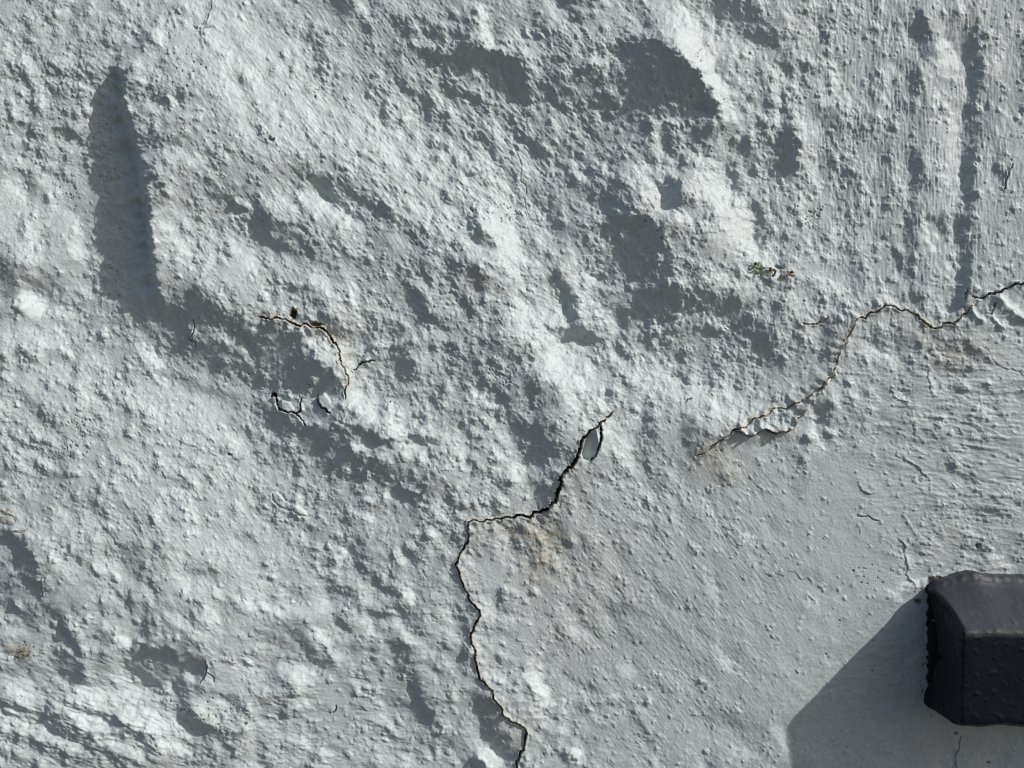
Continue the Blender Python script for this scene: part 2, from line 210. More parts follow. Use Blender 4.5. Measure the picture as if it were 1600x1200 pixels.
#@@END
wx = band(26, seed=1); wy = band(26, seed=2); vx = band(8, seed=3); vy = band(8, seed=4)
LEAN = np.clip(LEAN * .68 + blur(LEAN, 7) * .32, 0, 1) + .055 / (1 + np.exp((GX - 900) / 130)) - .03 / (1 + np.exp((1000 - GX - (GY - 700) * .6) / 90))
LEANW = sample(LEAN, GX + wx * 3.2 + vx * 1.7, GY + wy * 3.2 + vy * 1.7)
t = LEANW - 0.5
SL = np.where(t < 0, -0.50 * np.abs(2 * t) ** 1.3, np.abs(2 * t) ** 1.0 * 0.80)
ux, uy = 0.80, -0.60
edge = sstep(np.minimum.reduce([GX - X0, X1 - GX, GY - Y0, Y1 - GY]) / 50)
for pts, amp, wd_ in (([(186,112),(190,140),(197,185),(206,215),(215,250),(223,290),(230,330),(235,400),(243,450),(254,478)], [1.5,1.8,2.1,2.2,2.2,2.3,2.3,2.2,1.7,.6], 7.5),
        ([(660,80),(690,88),(722,89),(745,83),(762,89),(780,85),(806,96),(824,110)], [.5,1.0,1.2,1.5,1.5,1.6,1.0,.4], 4.5),
        ([(975,64),(1010,62),(1040,80),(1066,100),(1088,116),(1095,135),(1116,165),(1120,190)], [.3,.8,1.4,1.7,2.2,1.8,1.3,.5], 5),
        ([(1524,40),(1522,75),(1527,110),(1524,140),(1521,160),(1522,215),(1517,250),(1515,330),(1512,400),(1508,470)], [.6,1.2,.8,.5,.8,.8,.3,.3,.7,.8], 4),
        ([(1240,206),(1243,235),(1240,266)], [.5,1.4,.6], 4.5), ([(1058,282),(1062,305),(1056,322)], [.5,1.2,.5], 4),
        ([(258,465),(276,482),(291,486),(299,458),(306,452),(320,474),(346,489),(368,514),(402,528)], [.4,.9,1.1,.9,.8,1.0,1.1,.9,.4], 4.5),
        ([(540,662),(575,676),(594,688),(600,684),(622,690)], [.4,1.1,1.4,1.2,.4], 4.5), ([(640,450),(657,464),(668,490),(694,510)], [.5,1.0,1.1,.5], 4.5),
        ([(208,1000),(238,1014),(262,1018),(286,1036),(322,1042)], [.6,1.2,1.1,1.2,.4], 4.5), ([(-10,834),(25,842),(46,862),(58,900),(70,925)], [.9,1.2,1.3,.9,.4], 5),
        ([(980,458),(1030,450),(1068,462),(1080,480)], [.4,1.0,1.2,.5], 4.5), ([(935,343),(980,338),(1010,340),(1035,365)], [.5,1.1,1.2,.7], 4.5),
        ([(865,515),(900,516),(934,524)], [.5,1.1,.4], 4), ([(648,1038),(656,1084),(674,1122)], [.4,.9,1.0], 4), ([(640,772),(656,770),(660,780)], [.6,1.4,.8], 4),
        ([(1440,18),(1450,55),(1455,85)], [.4,.9,.4], 4), ([(620,686),(650,683),(684,690)], [.3,.8,.3], 3.5), ([(835,665),(862,700)], [.4,.9], 4.5)):
    b = box(min(q[0] for q in pts) - 30, max(q[0] for q in pts) + 30, min(q[1] for q in pts) - 30, max(q[1] for q in pts) + 30); ww = 2.8 if wd_ > 5.2 else 3.6; d, _, tt = seg_dist(GX[b] + wx[b] * ww + vx[b] * ww * .5, GY[b] + wy[b] * ww + vy[b] * ww * .5, pts)
    if wd_ < 5.2: amp = [q * .42 for q in amp]; wd_ *= 1.3
    SL[b] -= np.interp(tt, np.linspace(0, 1, len(amp)), amp) * np.exp(-(d / wd_) ** 2)
SLM = SL.mean(); SL = (SL - SLM) * edge
ku = 2 * math.pi * (kx * ux + ky * uy); kv = 2 * math.pi * (-kx * uy + ky * ux)
F = np.fft.fft2(SL)
Hh = (1j * ku) * F / (ku ** 2 + 0.07 * kv ** 2 + (2 * math.pi / 1800) ** 2)
H = np.fft.ifft2(Hh).real - SLM * ((GX - 800) * ux + (GY - 600) * uy)

# ------------------------------------------------------------------ relief 2: plaster texture
def zone(lst, base=0.0):
    z = np.full((NY, NX), base, float)
    for x, y, rx, ry, a in lst:
        z += a * np.exp(-(((GX - x) / rx) ** 2 + ((GY - y) / ry) ** 2))
    return z
rough = zone([(100,130,150,140,.7),(600,300,420,330,.45),(1000,300,260,330,.35),(760,150,160,120,.35),(400,650,320,160,.2),(700,900,250,200,.15),(150,1130,250,90,.5),
              (1130,560,180,90,.45),(60,700,130,150,.3),(1520,760,130,140,.15),(1500,850,120,60,.3),(1100,1000,260,180,-.32),(1330,820,180,170,-.5),(1560,250,80,260,-.3),(1330,1100,160,120,-.4),(280,640,150,90,-.38),(150,760,200,90,-.2),(420,200,160,120,-.2),(330,900,90,60,-.2),(60,520,90,60,-.2)], .72)
rough = rough * np.clip(1 + .32 * band(150, .5, None, 1, 15) + .16 * band(60, .5, None, 1, 16), .3, 1.9)
rough = np.clip(rough, .22, 1.6) * (1 - .5 * np.clip((.42 - blur(LEAN, 4)) / .3, 0, 1))
# brush direction zones
wv = zone([(1430,220,220,330,1.5)]); wd = zone([(620,180,330,260,1.3),(1080,950,200,230,.9),(300,800,150,300,.6)]); wh = zone([(1520,720,180,240,1.3),(520,1110,260,100,.9),(480,930,300,100,.35),(1480,600,160,80,.5)])
wl = zone([(110,1130,240,110,1.6)]); wi = np.full((NY, NX), .35) + zone([(100,120,180,160,.8)])
tot = wv + wd + wh + wl + wi
def brush(lam, stretch, seed, bw=.5):
    return (wv * band(lam, bw, 90, stretch, seed) + wd * band(lam, bw, 50, stretch, seed + 1) + wh * band(lam, bw, 6, stretch, seed + 2) + wl * band(lam, bw, 22, stretch, seed + 3) + wi * band(lam, bw, None, 1, seed + 4)) / np.sqrt(wv**2 + wd**2 + wh**2 + wl**2 + wi**2)
def lumpy(n, p=1.25):
    return np.sign(n) * np.where(n > 0, np.abs(n) ** p, np.abs(n) ** .8 * .55)
lefty = 1 + .55 / (1 + np.exp((GX - 820) / 80)) * sstep((GY - 760) / 220)
H += rough * lefty * 0.85 * brush(70, 1.8, 20)
H += rough * lefty * 0.31 * lumpy(brush(30, 1.9, 30))
H += rough * 0.155 * lumpy(brush(14, 2.2, 40), 1.6)
H += (0.35 + .65 * rough) * 0.12 * brush(6.5, 2.4, 50)
H += (0.5 + .5 * rough) * 0.058 * brush(3.4, 2.2, 60)
# fine long bristle marks
H += (0.10 * wv * band(5.5, .4, 90, 9, 70) + .065 * wh * band(7, .5, 3, 5, 71) + .15 * wl * band(9, .5, 21, 4.5, 72) + .10 * wd * band(6, .4, 52, 6, 73))
H += .55 * zone([(1520,690,130,170,1)]) * np.maximum(0, band(16, .45, 5, 5, 75)) + .3 * zone([(1400,1080,170,110,1)]) * (band(26, .5, -12, 2.5, 76) + .5 * band(11, .5, -12, 2, 77))
# grit under the paint: rounded pimples
dens = zone([(90,130,130,120,2.2),(650,330,380,260,1.1),(1000,150,280,180,1.2),(1220,250,120,260,1.2),(1100,480,220,120,1.5),(420,700,420,180,.8),(120,680,130,120,1.6),(700,600,250,150,1.0),(200,1150,260,60,1.2),
             (1500,640,120,60,.3),(1500,850,110,50,.8),(700,1080,160,100,.3),(1330,850,170,140,-.2),(860,900,120,80,.3)], .38)
dens = dens * np.clip(1 + .45 * band(110, .6, None, 1, 17) + .4 * band(45, .5, None, 1, 18), .1, 2.8)
dens = np.clip(dens, .06, 3)
rp = np.random.default_rng(11)
P = np.zeros((NY, NX))
def pimple(x, y, r, h, e=1.0, a=0.0, flat=1.6):
    m = r * max(e, 1) * 1.6 + 2; b = box(x - m, x + m, y - m, y + m); dx = GX[b] - x; dy = GY[b] - y
    if dx.size == 0: return
    c, s = math.cos(a), math.sin(a)
    q = np.hypot((dx * c + dy * s) / e, (-dx * s + dy * c)) / r
    P[b] = np.maximum(P[b], h * np.exp(-q ** (2 * flat) * .9) * (1 if h > 0 else 1))
for i in range(22000):
    x = rp.uniform(X0, X1); y = rp.uniform(Y0, Y1)
    if rp.uniform(0, 1.6) > dens[int((y - Y0) / ST), int((x - X0) / ST)]: continue
    r = rp.uniform(1.6, 2.5); pimple(x, y, r, r * rp.uniform(.3, .6), rp.uniform(1, 1.4), rp.uniform(0, 3.14), 1.2)
for i in range(24000):
    x = rp.uniform(X0, X1); y = rp.uniform(Y0, Y1)
    d = dens[int((y - Y0) / ST), int((x - X0) / ST)]
    if rp.uniform(0, 3.6) > d: continue
    r = 1.7 + rp.gamma(1.5, 1.0) * (.35 if (x > 860 and y > 690) else 1); r = min(r, 7)
    pimple(x, y, r, r * rp.uniform(.25, .62), rp.uniform(1, 1.6), rp.uniform(0, 3.14), rp.uniform(.8, 1.4))
for i in range(260):
    x = rp.uniform(X0, X1); y = rp.uniform(Y0, 900)
    d = dens[int((y - Y0) / ST), int((x - X0) / ST)]
    if rp.uniform(0, 2) > d: continue
    r = rp.uniform(4, 7.5); pimple(x, y, r, r * rp.uniform(.35, .6), rp.uniform(1, 1.5), rp.uniform(0, 3.14), 1.0)
P = sample(P, GX + vx * .8 + wx * .5, GY + vy * .8 + wy * .5)
H += P

# ------------------------------------------------------------------ relief 3: cracks, lifted edges, chips, pin holes
DIRT = np.zeros((NY, NX)); HOLE = np.zeros((NY, NX)); PART = np.zeros((NY, NX), np.int16); MOSS = np.zeros((NY, NX)); CREAM = np.zeros((NY, NX))
partnames = []
rc = np.random.default_rng(5)
def wiggle(pts, lev=2, amp=.13):
    for _ in range(lev):
        q = [pts[0]]
        for a, b in zip(pts[:-1], pts[1:]):
            dx, dy = b[0] - a[0], b[1] - a[1]; L = math.hypot(dx, dy)
            if L > 4:
                o = rc.normal(0, amp) * L
                q.append(((a[0] + b[0]) / 2 - dy / L * o, (a[1] + b[1]) / 2 + dx / L * o))
            q.append(b)
        pts = q
    return pts
def crack(pts, wd=3.0, depth=9, lip=(0, 0), lw=14, label=None, dirt=1.0, part=True, halo=0.0, wobble=2, name='crack', rim=.75):
    """wd: width or list along the run; lip = (height on side -, height on side +)"""
    pts = wiggle([tuple(map(float, p)) for p in pts], wobble)
    xs = [p[0] for p in pts]; ys = [p[1] for p in pts]; m = lw * 3 + 10
    b = box(min(xs) - m, max(xs) + m, min(ys) - m, max(ys) + m)
    d, sg, tt = seg_dist(GX[b], GY[b], pts)
    ws = np.interp(tt, np.linspace(0, 1, len(wd)), wd) if isinstance(wd, (list, tuple)) else np.full(d.shape, wd)
    ws = ws * .64 * np.clip(1 + .3 * vx[b] + .25 * wy[b], .35, 1.8)
    taper = sstep(np.minimum(tt, 1 - tt) / .06)
    for s, a in ((-1, lip[0]), (1, lip[1])):
        if a: H[b] += np.where(sg == s, a * np.exp(-(d / lw) ** 1.2), 0) * taper * (1 + .25 * wx[b])
    g = np.exp(-(d / (ws * .55 + .25)) ** 4)
    if part: H[b] += rim * np.exp(-((d - ws * .5 - 1.9) / 1.5) ** 2) * taper * np.clip(1 + .6 * wy[b], 0, 2)
    H[b] -= depth * g * (.4 + .6 * taper)
    core = np.clip(g * 1.2, 0, 1)
    HOLE[b] = np.maximum(HOLE[b], core * dirt * np.clip(.8 + .3 * wy[b] + .1 * vx[b], .25, 1) if halo else core * dirt)
    if halo: CREAM[b] = np.maximum(CREAM[b], min(1, halo * 1.9) * np.exp(-((d - ws * .5 - 1.2) / 2.6) ** 2) * (sg > 0) * np.clip(.7 + .5 * wx[b], 0, 1))
    if halo: DIRT[b] = np.maximum(DIRT[b], halo * 1.5 * np.exp(-(d / 5)) * (.6 + .4 * np.clip(wy[b], -1, 1)))
    if part:
        partnames.append((name, label)); k = len(partnames)
        PART[b] = np.where((d < ws * .5 + .6), k, PART[b])
crack([(958,643),(948,652),(938,660),(933,668),(920,676),(908,695),(902,712),(898,722),(885,735),(878,745),(877,756),(870,775),(860,790),(845,800),(828,809),(808,805),(790,808),(760,812),(738,813),(731,816),(730,830),(732,845),(722,860),(711,882),(720,905),(732,930),(745,950),(748,965),(742,975),(735,990),(736,1005),(742,1030),(748,1055),(765,1075),(775,1095),(785,1115),(800,1128),(815,1135),(823,1145),(820,1160),(812,1180),(808,1200),(806,1236),(800,1275)],
      [1.4,2.8,4.9,5.2,4.4,2.0,1.0,1.3,1.2,2.2,1.4,2.4,1.2,1.2,1.9,1.6,1.6], 13, (0, 2.6), 20, 'long dark crack running down from the wall centre to the bottom edge', halo=.32)
crack([(1088,713),(1105,705),(1120,692),(1135,683),(1145,672),(1160,668),(1175,655),(1190,650),(1215,638),(1240,630),(1262,621),(1270,612),(1285,600),(1300,590),(1305,575),(1308,560),(1312,543),(1325,525),(1333,510),(1340,498),(1360,488),(1378,482),(1398,479),(1415,484),(1428,490),(1435,498),(1450,507),(1458,513),(1475,505),(1490,507),(1500,497),(1513,485),(1517,478)],
      [1.8,1.6,.8,.7,.8,1.3,1.1,2.0,1.1,2.0,2.2], 5, (1.5, 2.5), 16, 'thin stepped crack climbing to the right with a yellowish rim', dirt=.78, halo=.45)
crack([(1145,672),(1155,674),(1165,680),(1185,676),(1205,675),(1235,673),(1245,662),(1255,650),(1264,638),(1275,622),(1300,594)], [.9,1.5,1.2,.6,.4], 2.5, (0, 7), 14, 'lower branch of the stepped crack under a lifted plaster edge', halo=.2, rim=0)
crack([(1508,480),(1507,466),(1511,452)], 1.8, 7, (0, 2), 10)
crack([(1520,463),(1545,459),(1560,457),(1575,450),(1590,443),(1606,441),(1640,436)], [2.6,3,2.2,2], 9, (1, 2), 14, 'short black crack at the right edge above two pulled ridges')
crack([(1549,491),(1555,474)], 2.0, 7, (0, 1), 8)
crack([(403,495),(415,498),(430,497),(445,498),(455,505),(470,510),(480,507),(490,513),(502,513),(512,522),(520,535),(528,545),(531,560),(533,570),(540,582),(545,592),(543,602)], [1.5,2.4,2.6,1.6,3.2,2.8,1.8,1.4], 9, (3.5, 0), 12, 'curved crack with a brown hollow behind its pale lip', dirt=.85, halo=.5)
crack([(541,602),(538,612),(540,624)], 1.4, 4, (0, 0), 8, halo=.2)
crack([(553,578),(560,570),(572,565),(587,563)], [1.6,2.4,1.6], 6, (0, 0), 8)
crack([(426,614),(432,630),(437,640),(450,645),(463,647),(470,655),(477,664)], [3.4,2.4,1.8,2], 8, (2, 0), 8, 'branching black crack in the shaded dent')
crack([(463,647),(470,640),(471,622)], 1.8, 7, (1.5, 0), 7)
crack([(423,620),(434,627)], 3.0, 8, (0, 0), 5)
crack([(496,618),(497,630),(508,638),(515,645)], [1.5,2.4,2.6], 8, (0, 2.5), 8)
crack([(425,768),(428,785),(440,793),(452,797),(460,800),(470,806),(482,808)], [.9,1.6,1.0,1.6], 1.5, (1.8, 0), 9, None, dirt=.35, part=False)
crack([(302,498),(303,515),(301,528),(305,542)], 1.0, 3, (0, 0), 6, dirt=.6)
crack([(296,526),(300,534)], 1.0, 4, (0, 0), 5, part=False)
crack([(1255,505),(1268,507),(1280,503),(1293,497)], 1.2, 4, (0, 1), 6, halo=.3)
crack([(805,235),(815,265),(823,300),(825,335),(835,350),(850,362)], .8, 1.2, (0, 0), 6, dirt=.3, rim=0)
crack([(1530,540),(1548,556),(1560,571),(1580,576),(1604,590)], .9, 1.0, (0, .4), 8, dirt=.12, part=False)
crack([(321,1034),(323,1048),(312,1068)], .9, 3, (0, .8), 6, dirt=.6); crack([(324,1050),(334,1066)], .9, 3, (0, 0), 5, dirt=.5, part=False)
crack([(65,903),(66,932)], .9, 2.5, (0, .5), 6, dirt=.45)
crack([(330,4),(322,34),(312,56)], 1.0, 3, (0, 0), 6, dirt=.3); crack([(300,38),(312,44),(330,42)], .9, 2.5, (0, 0), 5, dirt=.3, part=False)
crack([(1582,256),(1576,273),(1571,285),(1566,298)], [.7,1.2,1.4,.7], 2.5, (0, .4), 6, 'short black slit near the upper right edge')
crack([(1502,1150),(1499,1168),(1494,1176),(1494,1200),(1493,1225)], 1.1, 3.5, (0, 0), 6, 'hairline crack below the black block', dirt=.55)
crack([(1070,630),(1082,622)], 1.2, 4, (0, 0), 5, part=False); crack([(515,1115),(525,1102)], 1.0, 4, (0, 0), 5, dirt=.7, part=False)
crack([(1340,806),(1372,814)], .9, 2.5, (0, .8), 6, dirt=.35, part=False)
# the loose leaf-shaped piece of paint in the long crack, slightly sunk, with a black gap on its right
crack([(935,660),(939,675),(937,693),(931,712),(921,722)], [2.4,4.2,2.8,1.4], 12, (0, 2.0), 8, 'black gap beside the leaf-shaped paint chip', wobble=1)
def lens(poly, dh, soft=2.5, tiltx=0, tilty=0, name=None, label=None, flatten=0.0):
    xs = [p[0] for p in poly]; ys = [p[1] for p in poly]; b = box(min(xs) - 10, max(xs) + 10, min(ys) - 10, max(ys) + 10)
    px, py = GX[b], GY[b]; ins = np.zeros(px.shape, bool)
    for i in range(len(poly)):
        (ax, ay), (bx, by) = poly[i], poly[(i + 1) % len(poly)]
        if ay != by: ins ^= ((ay > py) != (by > py)) & (px < (bx - ax) * (py - ay) / (by - ay) + ax)
    d, _, _ = seg_dist(px, py, poly + [poly[0]])
    a = sstep(.5 + np.where(ins, d, -d) / (2 * soft)); cx, cy = sum(xs) / len(xs), sum(ys) / len(ys)
    if flatten: H[b] = H[b] * (1 - a * flatten) + H[b][ins].mean() * a * flatten
    H[b] += a * (dh + tiltx * (px - cx) + tilty * (py - cy))
    if name:
        partnames.append((name, label)); PART[b] = np.where(ins & (PART[b] == 0), len(partnames), PART[b])
lens([(932,670),(936,690),(930,710),(920,720),(912,718),(909,708),(914,690),(922,676)], -5, 1.2, .42, -.3, 'paint_chip', 'leaf-shaped loose paint chip inside the long crack', 1.0)
lens([(426,770),(432,768),(446,784),(462,790),(478,800),(480,806),(468,803),(452,796),(438,791),(429,785)], 2.0, 1.4, .05, -.05, 'paint_chip', 'curled paint chip left of centre below the dent')
lens([(497,620),(506,614),(516,626),(518,640),(512,642),(500,632)], 2.2, 1.5, 0, 0, 'paint_chip', 'small raised paint chip right of the branching crack', .5)
lens([(440,625),(452,628),(462,643),(450,643),(440,638)], 2.4, 1.5, 0, 0, 'paint_chip', 'small paint chip framed by the branching crack', .5)
# terraces: edges of old paint layers
def terrace(pts, a, lw=7, both=False):
    a *= .65
    crack(pts, .9, .4, (a, 0) if a > 0 else (0, -a), lw, None, dirt=.12, part=False)
terrace([(1390,610),(1395,620),(1408,626),(1420,628),(1420,618)], -2.2, 4); terrace([(1395,608),(1426,613)], 1.5, 4)
terrace([(1400,703),(1404,715),(1420,722),(1434,730),(1440,740),(1452,747)], -1.8, 4); terrace([(1450,578),(1453,600),(1466,622)], -1.6, 4); terrace([(1455,633),(1459,650)], 1.2, 4)
terrace([(1340,752),(1345,765),(1362,772),(1370,770)], -1.8, 4); terrace([(1427,662),(1431,682),(1440,688)], -1.2, 4); terrace([(1478,537),(1500,540)], 1.3, 4); terrace([(1495,720),(1508,728),(1520,729)], -1.2, 3)
terrace([(1413,802),(1420,812),(1427,826)], 1.5, 4); terrace([(1402,842),(1412,850),(1414,868),(1418,890),(1420,905),(1430,918),(1432,922)], -2.2, 4); terrace([(1530,790),(1536,802),(1556,800),(1580,803),(1604,806)], 1.4, 4)
terrace([(1470,783),(1480,790),(1500,786)], -1.2, 4); terrace([(1262,937),(1263,928),(1274,944)], -2.4, 3); terrace([(1243,1046),(1248,1052)], -2.5, 3)
terrace([(1456,553),(1480,563),(1490,574),(1478,566)], -1.6, 5); terrace([(1450,592),(1462,598),(1482,590),(1500,590),(1518,598)], 1.4, 4)
terrace([(1190,905),(1210,895),(1240,893),(1262,902),(1270,915)], -.9, 10); terrace([(1430,700),(1470,706),(1530,716)], 1.0, 5); terrace([(1490,650),(1545,668),(1600,672)], 1.0, 6)
# pulled ridges at the right edge
for pts, hh, ww in ([(1517,482),(1524,494),(1534,500)], 5, 5), ([(1560,466),(1575,480),(1592,496),(1606,500)], 6, 8), ([(1537,488),(1550,496),(1563,509)], 2.5, 4):
    b = box(pts[0][0] - 30, pts[-1][0] + 30, pts[0][1] - 30, pts[-1][1] + 30); d, sg, tt = seg_dist(GX[b], GY[b], pts); H[b] += hh * np.exp(-(d / ww) ** 1.6)
# deep brown holes behind the curved crack, and ragged ledges
def hole(x, y, rx, ry, a, dep, col=1.0, moss=0.0):
    m = max(rx, ry) * 2 + 4; b = box(x - m, x + m, y - m, y + m); dx, dy = GX[b] - x, GY[b] - y; c, s = math.cos(R(a)), math.sin(R(a))
    q = np.hypot((dx * c + dy * s) / rx, (-dx * s + dy * c) / ry) + .12 * vx[b] + .1 * vy[b]
    g = np.exp(-q ** 4); H[b] -= dep * g; HOLE[b] = np.maximum(HOLE[b], g * col); MOSS[b] = np.maximum(MOSS[b], moss * g)
hole(458, 490, 5, 7, 10, 9, 1, .9); hole(492, 507, 10, 4, 5, 7, .8, .8); hole(1435, 940, 6, 4, 20, 5, .55, .5); hole(1528, 853, 3.5, 3.5, 0, 5, .5)
hole(428, 616, 4, 3, 0, 7); hole(358, 710, 5, 2, 10, 4, .7); hole(422, 217, 6, 3, 40, 4, .5); hole(1545, 1192, 3, 2, 0, 3, .6); hole(1493, 1146, 3, 2, 0, 3, .8)
hole(1217, 418, 7, 3, 20, 3, .5)
# pin holes
def pins(x, y, rx, ry, n, r0=.55, r1=1.25, col=.95):
    for _ in range(int(n * .6)):
        hole(x + rc.normal(0, rx), y + rc.normal(0, ry) + rc.normal(0, 2), rc.uniform(r0, r1), rc.uniform(r0, r1) * 1.2, rc.uniform(0, 90), rc.uniform(2, 4), col)
pins(1275, 332, 11, 7, 34, .5, 1.2, .8); pins(1262, 345, 6, 4, 14, .4, .9, .7); pins(108, 305, 10, 12, 26, col=.5); pins(130, 665, 14, 14, 40, col=.35); pins(112, 700, 12, 10, 40, col=.35); pins(1160, 135, 60, 60, 14); pins(300, 60, 20, 20, 12); pins(285, 110, 25, 12, 24)
pins(480, 145, 16, 12, 16); pins(1095, 90, 10, 14, 14); pins(1475, 195, 5, 6, 12); pins(735, 325, 12, 10, 20); pins(785, 330, 16, 8, 30); pins(417, 215, 8, 6, 12); pins(35, 1018, 16, 6, 26); pins(320, 1105, 30, 8, 36); pins(345, 1125, 20, 7, 24)
pins(1350, 890, 16, 22, 16, col=.8); pins(1350, 1080, 70, 50, 14, .6, 1.3); pins(790, 585, 16, 12, 30, col=.4); pins(165, 250, 10, 40, 26, col=.35); pins(600, 300, 300, 200, 40, .5, 1.1, .8); pins(1450, 200, 120, 150, 26, .5, 1.1, .8)
pins(180, 420, 12, 40, 22, col=.35); pins(1020, 350, 30, 20, 10); pins(300, 900, 200, 150, 26, .5, 1.1, .8); pins(1448, 1060, 5, 34, 20, .7, 1.6, .8); pins(232, 335, 6, 8, 10, col=.6); pins(940, 270, 90, 70, 16, .5, 1.1); pins(1120, 700, 20, 20, 8, .5, 1.2, .6)
# stains: rust-brown and yellow-grey seepage beside the cracks
def stain(a, *e):
    global DIRT
    DIRT = DIRT + a * zone([(x, y, rx, ry, 1) for x, y, rx, ry in e]) * np.clip(.85 + .2 * wx + .15 * vx, 0, 1.3)
stain(.5, (836,828,30,14),(862,850,20,44),(800,832,30,12),(838,880,14,34)); stain(.3, (905,745,20,34),(745,850,10,30)); stain(.55, (1118,705,24,14),(1130,735,40,22)); stain(.32, (1490,540,50,24),(1440,520,30,18)); stain(.5, (545,545,9,34),(520,528,14,8)); stain(.35, (745,440,18,14),(1022,325,10,14))
stain(.42, (805,1150,18,22),(770,1110,14,22)); stain(.35, (1500,560,60,20)); stain(.6, (1440,918,26,5),(1480,902,22,5)); stain(.22, (1400,1060,90,90),(1450,1165,90,30),(1448,960,10,60)); stain(.25, (860,870,90,60)); stain(.3,(100,1075,14,8),(20,812,14,8)); stain(.2,(50,435,20,10),(330,1120,30,14),(1030,590,12,6)); stain(.12,(950,950,160,140),(1500,850,100,60))
DIRT = np.clip(DIRT, 0, 1)
# ground level of the render where the block is bedded in and around the shaded flat panel beside it
H = H * K
flatm = zone([(1370,1080,130,110,1)]); flatm = np.clip(flatm * 1.3, 0, .7); flatm = np.clip(flatm, 0, .3); H = H * (1 - flatm) + blur(H, 9) * flatm
bed = sstep((GX - 1440) / 30) * sstep((GY - 905) / 20) * sstep((1150 - GY) / 20); H = H * (1 - .9 * bed) - 4 * bed

dblk = np.maximum(np.maximum(1451 - GX, 0), np.maximum(903 - GY, GY - 1104)); ink = sstep((3.2 + .5 * vx + 1.0 * wx - dblk) / 1.2) * (GX > 1400); HOLE = np.maximum(HOLE, ink * .97)
DIRT = np.maximum(DIRT, .35 * np.exp(-np.maximum(dblk, 0) / 7) * np.clip(.7 + .5 * wx, 0, 1))
# ------------------------------------------------------------------ materials
def newmat(name):
    m = bpy.data.materials.new(name); m.use_nodes = True; t = m.node_tree; return m, t, t.nodes['Principled BSDF']
def attr(t, n):
    a = t.nodes.new('ShaderNodeAttribute'); a.attribute_name = n; return a.outputs['Fac']
def mixc(t, f, a, b):
    m = t.nodes.new('ShaderNodeMix'); m.data_type = 'RGBA'
    if isinstance(f, float): m.inputs[0].default_value = f
    else: t.links.new(f, m.inputs[0])
    for i, v in ((6, a), (7, b)):
        if isinstance(v, tuple): m.inputs[i].default_value = (*v, 1)
        else: t.links.new(v, m.inputs[i])
    return m.outputs[2]
def ntex(t, scale, det=3, rough=.6):
    tc = t.nodes.new('ShaderNodeTexCoord'); n = t.nodes.new('ShaderNodeTexNoise'); n.inputs['Scale'].default_value = scale; n.inputs['Detail'].default_value = det; n.inputs['Roughness'].default_value = rough
    t.links.new(tc.outputs['Object'], n.inputs['Vector']); return n.outputs['Fac']
def ramp(t, f, a, b):
    r = t.nodes.new('ShaderNodeMapRange'); r.inputs[1].default_value = a; r.inputs[2].default_value = b; t.links.new(f, r.inputs[0]); return r.outputs[0]
def bump(t, bs, f, dist, strength=1.0):
    b = t.nodes.new('ShaderNodeBump'); b.inputs['Strength'].default_value = strength; b.inputs['Distance'].default_value = dist
    t.links.new(f, b.inputs['Height']); t.links.new(b.outputs[0], bs.inputs['Normal'])
mw, t, bs = newmat('white_masonry_paint')
c = mixc(t, ramp(t, ntex(t, 9), .35, .7), (.655, .73, .745), (.705, .772, .782))
c = mixc(t, ramp(t, ntex(t, 260, 2), .45, .75), c, (.58, .64, .652))
c = mixc(t, attr(t, 'dirt'), c, (.44, .41, .34))
c = mixc(t, attr(t, 'cream'), c, (.68, .60, .46))
c = mixc(t, attr(t, 'hole'), c, (.030, .027, .024))
c = mixc(t, attr(t, 'moss'), c, (.16, .105, .045))
t.links.new(c, bs.inputs['Base Color']); bs.inputs['Roughness'].default_value = .5; bs.inputs['Specular IOR Level'].default_value = .35
bump(t, bs, ntex(t, 620, 4, .7), .0009, .36)

# ------------------------------------------------------------------ wall mesh
def axis(a0, a1, lo, hi, g=1.035, mx=40):
    mid = list(np.arange(a0, a1 + .01, ST)); L = []; x = a0; s = ST
    while x > lo: s = min(s * g, mx); x -= s; L.append(x)
    Rr = []; x = mid[-1]; s = ST
    while x < hi: s = min(s * g, mx); x += s; Rr.append(x)
    return np.array(L[::-1] + mid + Rr)
ax_ = axis(-25, 1625, -2400, 4000); ay_ = axis(-25, 1225, -1400, 2590)
def reflect(a, lo, hi):
    p = hi - lo; q = np.mod(a - lo, 2 * p); return lo + np.where(q > p, 2 * p - q, q)
MX, MY = np.meshgrid(ax_, ay_); RX = reflect(MX, X0 + 2, X1 - 2); RY = reflect(MY, Y0 + 2, Y1 - 2)
inside = (MX > X0 + 2) & (MX < X1 - 2) & (MY > Y0 + 2) & (MY < Y1 - 2)
outk = np.where(inside, 1, 0)
HH = sample(H, RX, RY)
ny, nx = MX.shape
HS = blur(H, 16); CX = np.clip(MX, X0 + 62, X1 - 62); CY = np.clip(MY, Y0 + 62, Y1 - 62); hs = sample(HS, CX, CY) / FPX
PX = MX - (CX - 800) * hs; PY = MY - (CY - 600) * hs
V = np.stack([(PX - 800) * S, -HH * S, ZC + (600 - PY) * S], -1).reshape(-1, 3)
print('HEIGHTS', [(x, y, round(float(sample(HS, np.array([x]), np.array([y]))[0]), 1)) for x in (0., 200., 500., 800., 1100., 1400., 1590.) for y in (0., 300., 600., 900., 1190.)])
def quads(ny, nx):
    i = np.arange(ny * nx).reshape(ny, nx)
    return np.stack([i[:-1, :-1], i[1:, :-1], i[1:, 1:], i[:-1, 1:]], -1).reshape(-1, 4)
Q = quads(ny, nx)
pi = np.clip(((RX - X0) / ST).round().astype(int), 0, NX - 1); pj = np.clip(((RY - Y0) / ST).round().astype(int), 0, NY - 1)
PV = (PART[pj, pi] * inside).reshape(-1)
fp = PV[Q].max(1)
